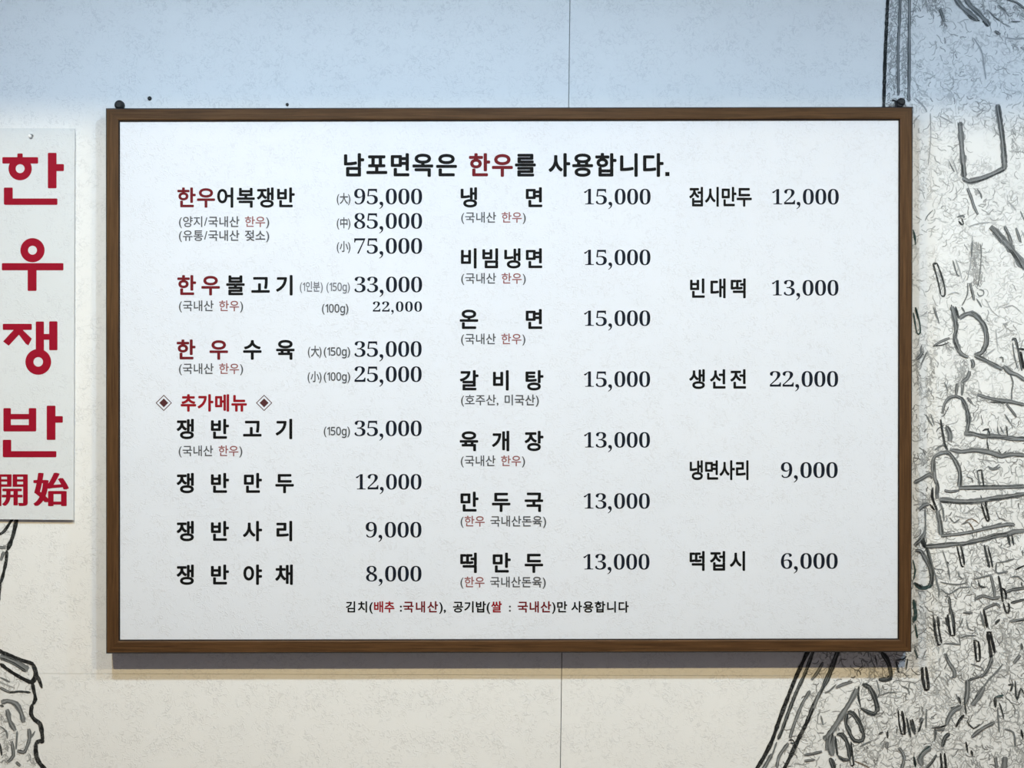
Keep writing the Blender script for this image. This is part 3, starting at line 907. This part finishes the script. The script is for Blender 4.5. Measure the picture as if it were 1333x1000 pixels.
# left column
headline('한우어복쟁반', [242.6, 268.2, 294, 320, 346, 371.5], 257.2, E1, 'rrkkkk', 0.026, 0.98)
headline('한우불고기', [242.8, 274.2, 306.5, 339.2, 371], 371.4, E1, 'rrkkk')
headline('한우수육', [242, 284.8, 328.5, 371.5], 455.2, E1, 'rrkk')
headline('추가메뉴', [245.3, 267.2, 289.3, 311.3], 524.6, 23.4, 'RRRR', 0.034, 0.98)
for t, y in (('쟁반고기', 558.6), ('쟁반만두', 629), ('쟁반사리', 691.5), ('쟁반야채', 748.3)):
    headline(t, [241.8, 285.6, 328.5, 370.5], y, E1)
# middle column
XM = [610.5, 652.4, 695]
headline('냉면', [610.5, 695.4], 257, E1)
headline('비빔냉면', [610.6, 638.6, 667.2, 695.4], 336.4, E1, None, 0.026, 1.0)
headline('온면', [610.5, 695.3], 415.6, E1)
headline('갈비탕', XM, 495.2, E1)
headline('육개장', XM, 574.2, E1)
headline('만두국', XM, 653.4, E1)
headline('떡만두', XM, 732.8, E1)
# right column
headline('접시만두', [907, 927.6, 948.5, 968.8], 256.2, 27.0, None, 0.026, 0.84)
headline('빈대떡', [908, 935, 961.5], 375.4, 27.0, None, 0.026, 0.93)
headline('생선전', [908, 935, 961.5], 493.6, 27.0, None, 0.026, 0.93)
headline('냉면사리', [906.5, 926.5, 946.5, 966.5], 612.2, 27.0, None, 0.026, 0.82)
headline('떡접시', [908, 935, 961.0], 730.4, 27.0, None, 0.026, 0.93)

# small print
D0 = 0.012
for text, col, x0, x1, y in (
        ('(양지/국내산 한우)', 'gggggggg' + 'ssg', 232.3, 351, 288.6),
        ('(유통/국내산 젖소)', None, 232.3, 351, 306.6),
        ('(국내산 한우)', 'ggggg' + 'ssg', 232.3, 317, 398.2),
        ('(국내산 한우)', 'ggggg' + 'ssg', 232.3, 317, 480),
        ('(국내산 한우)', 'ggggg' + 'ssg', 232, 316, 587),
        ('(국내산 한우)', 'ggggg' + 'ssg', 599.8, 685, 283),
        ('(국내산 한우)', 'ggggg' + 'ssg', 599.8, 685, 362.4),
        ('(국내산 한우)', 'ggggg' + 'ssg', 599.6, 684.5, 441.3),
        ('(호주산, 미국산)', None, 599.6, 702, 520.8),
        ('(국내산 한우)', 'ggggg' + 'ssg', 599.2, 684, 600),
        ('(한우 국내산돈육)', 'gs' + 'sggggggg', 599, 711.5, 678.6),
        ('(한우 국내산돈육)', 'gs' + 'sggggggg', 598.8, 711, 757.8)):
    emit(fit_line(text, x0, x1, y, 15.2, col, D0, LD))
SANS = {'1': '\U0001D7E3', '5': '\U0001D7E7', '0': '\U0001D7E2', 'g': '\U0001D5C0'}


def sans(t):
    return ''.join(SANS.get(c, c) for c in t)


for text, x0, x1, y, c in (('(大)', 438, 456.5, 258.5, 'g'), ('(中)', 438, 456.5, 290.2, 'g'), ('(小)', 438, 456.5, 321, 'g'),
                           ('(1인분)', 390, 420.5, 373.2, 'p'), ('(150g)', 424.5, 455.8, 373.2, 'p'), ('(100g)', 418.6, 454, 401.2, 'g'),
                           ('(大)', 400.4, 419, 457.4, 'g'), ('(150g)', 421, 456.2, 457.4, 'g'), ('(小)', 400, 419, 490.4, 'g'), ('(100g)', 421, 456.2, 490, 'g'),
                           ('(150g)', 421, 456, 561, 'g')):
    emit(fit_line(sans(text), x0, x1, y, 15.2 if text[1] in '大中小인' else 14.6, c * len(text), 0.018, LD))

# footer
for text, col, x0, x1 in (('김치(', 'kkk', 449, 486), ('배추', 'RR', 486, 514), (':국내산', 'krrr', 520, 571), ('),', 'kk', 571, 581), ('공기밥(', 'kkkk', 589, 638.5), ('쌀', 'R', 638.5, 654),
                          (':', 'g', 661.5, 666), ('국내산', 'rrr', 673, 718), (')만', 'kk', 718, 739), ('사용합니다', 'kkkkk', 743, 819)):
    emit(fit_line(text, x0, x1, 790.2, 15.6, col, 0.024, LD))

# prices
for text, x0, x1, a, b in (
        ('95,000', 460.5, 550, 245.6, 266.4), ('85,000', 460.5, 550, 277.4, 298.2), ('75,000', 460.5, 550, 310, 330.8), ('33,000', 461, 550, 360.2, 381), ('35,000', 461, 549.4, 444.2, 465),
        ('25,000', 461, 549.4, 477, 497.8), ('35,000', 461, 549.4, 547.6, 568.2), ('12,000', 462, 549.2, 617.2, 637.8), ('9,000', 475.5, 549.2, 679.6, 700.2), ('8,000', 476, 549.2, 736.8, 757.4),
        ('15,000', 759, 847.4, 245.8, 266.6), ('15,000', 759, 847.2, 325, 345.6), ('15,000', 759, 847, 404.2, 424.8), ('15,000', 759, 846.8, 483.4, 504.2), ('13,000', 759, 846.6, 562.6, 583.2),
        ('13,000', 758.6, 846.4, 642.2, 662.8), ('13,000', 758.2, 846, 721.2, 742),
        ('12,000', 1004, 1092.4, 246, 266.6), ('13,000', 1003.6, 1092, 364.6, 385.2), ('22,000', 1001.6, 1091.6, 483.2, 504), ('9,000', 1016, 1091, 601.8, 622.6), ('6,000', 1016, 1091, 720.2, 741)):
    price(text, x0, x1, a, b)
price('22,000', 484.6, 550, 392.4, 406, -0.004)

# diamond marks: dark outline, pale gap, maroon heart
for cx in (213.2, 343.8):
    cy = 524.6
    pr = Print(LD)
    s = len(pr.v)
    for r in (10.6, 9.2):
        for dx, dy in ((0, -1), (1, 0), (0, 1), (-1, 0)):
            pr.v.append(P(cx + dx * r, cy + dy * r, LD))
    for k in range(4):
        m = (k + 1) % 4
        pr.f.append((s + k, s + m, s + 4 + m, s + 4 + k))
    pr.poly([(cx, cy - 5.8), (cx + 5.8, cy), (cx, cy + 5.8), (cx - 5.8, cy)])
    pr.build('diamond_mark', plain('maroon_print', (0.075, 0.020, 0.024), 0.5, 0.25), panel, 'maroon diamond inside a thin diamond outline')

# black hangers at the top corners


def dome(bm, cx, cy, r, depth, thick, seg=20, top=True):
    """rounded black lug: half-round face with softened rim"""
    base = P(cx, cy, depth)
    rings = [(1.0, 0.0), (1.0, 0.55), (0.86, 0.85), (0.55, 1.0)]
    prev = None
    for rr, tt in rings:
        row = []
        for k in range(seg):
            a = 2 * math.pi * k / seg
            row.append(bm.verts.new((base.x + math.cos(a) * r / S * rr, -(depth + thick * tt), base.z + math.sin(a) * r / S * rr)))
        if prev:
            for k in range(seg):
                m = (k + 1) % seg
                bm.faces.new((prev[k], prev[m], row[m], row[k]))
        else:
            bm.faces.new(row)
        prev = row
    bm.faces.new(prev)
    bmesh.ops.recalc_face_normals(bm, faces=bm.faces)


def tube(bm, pts, r, seg=8):
    prev = None
    n = len(pts)
    for i, p in enumerate(pts):
        d = (pts[min(i + 1, n - 1)] - pts[max(i - 1, 0)]).normalized()
        u = d.cross(Vector((0, 1, 0)))
        if u.length < 1e-3:
            u = Vector((1, 0, 0))
        u.normalize()
        w = d.cross(u)
        row = [bm.verts.new(p + (u * math.cos(2 * math.pi * k / seg) + w * math.sin(2 * math.pi * k / seg)) * r) for k in range(seg)]
        if prev:
            for k in range(seg):
                m = (k + 1) % seg
                bm.faces.new((prev[k], prev[m], row[m], row[k]))
        else:
            bm.faces.new(row)
        prev = row
    bm.faces.new(list(reversed(prev)))
    bmesh.ops.recalc_face_normals(bm, faces=bm.faces)


bm = bmesh.new()
dome(bm, 156.5, 137.6, 6.3, 0.016, 0.012)
tube(bm, [P(156.5, 136, 0.018), P(156.5, 136, 0.008), P(156.5, 136, 0.0)], 0.003)
obj('hanger', bm, M_METAL, board, 'black round-headed hanger')
bm = bmesh.new()
dome(bm, 1171.8, 133.8, 5.4, 0.016, 0.012)
dome(bm, 1170.2, 137.2, 4.6, 0.016, 0.010)
tube(bm, [P(1170, 133.5, 0.022), P(1167, 132.2, 0.022), P(1164.5, 131.2, 0.022), P(1162.2, 130.6, 0.022), P(1161.6, 131.8, 0.022)], 0.0017)
tube(bm, [P(1165.4, 131.5, 0.022), P(1165.8, 135.5, 0.022), P(1165.9, 139.5, 0.022)], 0.0018)
tube(bm, [P(1171.8, 134, 0.018), P(1171.8, 134, 0.008), P(1171.8, 134, 0.0)], 0.003)
obj('hanger', bm, M_METAL, board, 'black hanger with a small curled wire')

# screws left in the wall above the board
for cx, cy, r, lab in ((195, 128.2, 2.7, 'small black screw head in the wall, just right of the board\'s left hanger'),
                       (374, 136.2, 2.0, 'tiny black screw head in the wall above the board title, touching the frame top')):
    bm = bmesh.new()
    dome(bm, cx, cy, r, 0.0, 0.003, 14)
    o = obj('wall_screw', bm, M_METAL)
    o['label'] = lab
    o['category'] = 'screw'

# ------------------------------------------------------------------ the narrow upright sign on the left
sign = thing('hanging_sign', 'narrow upright white plastic sign with large crimson Korean characters, left of the menu board', 'sign')
SC = [(-14.5, 166.8), (97.2, 167.2), (95.6, 677.0), (-16.5, 676.0)]
SD = 0.007
bm = bmesh.new()
# sheet with a round hole near the top
hx, hy, hr = 40.4, 177.8, 3.4
hole = []
seg = 16
for k in range(seg):
    a = 2 * math.pi * k / seg
    hole.append((hx + math.cos(a) * hr, hy + math.sin(a) * hr))


def frame_pt(a):
    """point on the sheet's outline in direction a from the hole"""
    dx, dy = math.cos(a), math.sin(a)
    best = 1e9
    for i in range(4):
        p, q = SC[i], SC[(i + 1) % 4]
        ex, ey = q[0] - p[0], q[1] - p[1]
        den = dx * ey - dy * ex
        if abs(den) < 1e-9:
            continue
        t = ((p[0] - hx) * ey - (p[1] - hy) * ex) / den
        u = ((p[0] - hx) * dy - (p[1] - hy) * dx) / den
        if t > 0 and -1e-6 <= u <= 1 + 1e-6:
            best = min(best, t)
    return (hx + dx * best, hy + dy * best)


angs = [2 * math.pi * k / seg for k in range(seg)] + [math.atan2(c[1] - hy, c[0] - hx) % (2 * math.pi) for c in SC]
angs = sorted(set(round(a, 6) for a in angs))
fr_i, fr_o, bk_i, bk_o = [], [], [], []
for a in angs:
    i = (hx + math.cos(a) * hr, hy + math.sin(a) * hr)
    o_ = frame_pt(a)
    for q, fl, bl in ((i, fr_i, bk_i), (o_, fr_o, bk_o)):
        p = P(q[0], q[1], SD)
        fl.append(bm.verts.new((p.x, -SD, p.z)))
        bl.append(bm.verts.new((p.x, -SD + 0.003, p.z)))
n = len(angs)
for k in range(n):
    m = (k + 1) % n
    bm.faces.new((fr_i[k], fr_o[k], fr_o[m], fr_i[m]))
    bm.faces.new((bk_i[k], bk_i[m], bk_o[m], bk_o[k]))
    bm.faces.new((fr_o[k], bk_o[k], bk_o[m], fr_o[m]))
    bm.faces.new((fr_i[k], fr_i[m], bk_i[m], bk_i[k]))
bmesh.ops.recalc_face_normals(bm, faces=bm.faces)
sheet_o = obj('sign_sheet', bm, M_SIGN, sign)
bm = bmesh.new()
dome(bm, hx - 0.3, hy + 0.3, 2.6, 0.0, 0.0085, 14)
obj('mounting_pin', bm, M_WHITEP, sign, 'white mounting pin in the hole')
for qx, qy in ((-6, 172), (88, 172), (-6, 669), (88, 669)):
    bm = bmesh.new()
    p = P(qx, qy)
    box(bm, p.x - 0.006, p.x + 0.006, -SD + 0.003, 0.0, p.z - 0.006, p.z + 0.006)
    obj('foam_pad', bm, M_WHITEP, sign)

SL = SD + 0.0002


def pk():
    return Print(SL)


pr = pk()                                    # han
pr.bar(22.6, 199.8, 29.6, 207)
pr.bar(3, 204.6, 49.6, 213)
pr.ring(26.2, 219.6, 15.2, 5.8)
pr.bar(62.3, 199, 73.6, 245.2)
pr.bar(72, 213.6, 83.2, 222.8)
pr.bar(5, 244.2, 16.6, 266.4)
pr.bar(6, 258.4, 74.8, 266.8)
pr.build('letter', M_CRIM, sheet_o)
pr = pk()                                    # u
pr.ring(42.3, 325.8, 15.8, 5.8)
pr.bar(2.4, 342.6, 82.6, 352)
pr.bar(36, 350, 47.6, 378.8)
pr.build('letter', M_CRIM, sheet_o)
pr = pk()                                    # jaeng
pr.bar(3.6, 421.6, 41.4, 429.6)
pr.poly([(21, 426), (31, 429), (11.4, 450.2), (4, 444.6)])
pr.poly([(22.6, 433.2), (28.5, 428.6), (41.4, 441), (37, 449.8), (33.4, 447.4)])
pr.bar(46.6, 418.6, 57.2, 460)
pr.bar(55, 434.8, 66, 442.4)
pr.bar(64, 418.4, 74.8, 456)
pr.ring(49.8, 471.2, 16.8, 6.2)
pr.build('letter', M_CRIM, sheet_o)
pr = pk()                                    # ban
pr.bar(4.4, 531.4, 14.2, 561.6)
pr.bar(37.4, 531.4, 47.2, 561.6)
pr.bar(10, 539, 42, 546)
pr.bar(4.6, 553.4, 47, 561.8)
pr.bar(60.8, 528.2, 72.2, 572.8)
pr.bar(70.5, 541.8, 81.8, 550.4)
pr.bar(3.6, 572.6, 14.6, 595)
pr.bar(4, 587.4, 73.4, 595.4)
pr.build('letter', M_CRIM, sheet_o)
pr = pk()
em = 46.5
pr.put('開', 14.0, 637.5 + 0.375 * em, em, 0.98, 0.030, 0.006)
pr.build('letter', M_CRIM, sheet_o)
pr = pk()
pr.put('始', 64.5, 637.5 + 0.375 * em, em, 0.98, 0.045, 0.010)
pr.build('letter', M_CRIM, sheet_o)
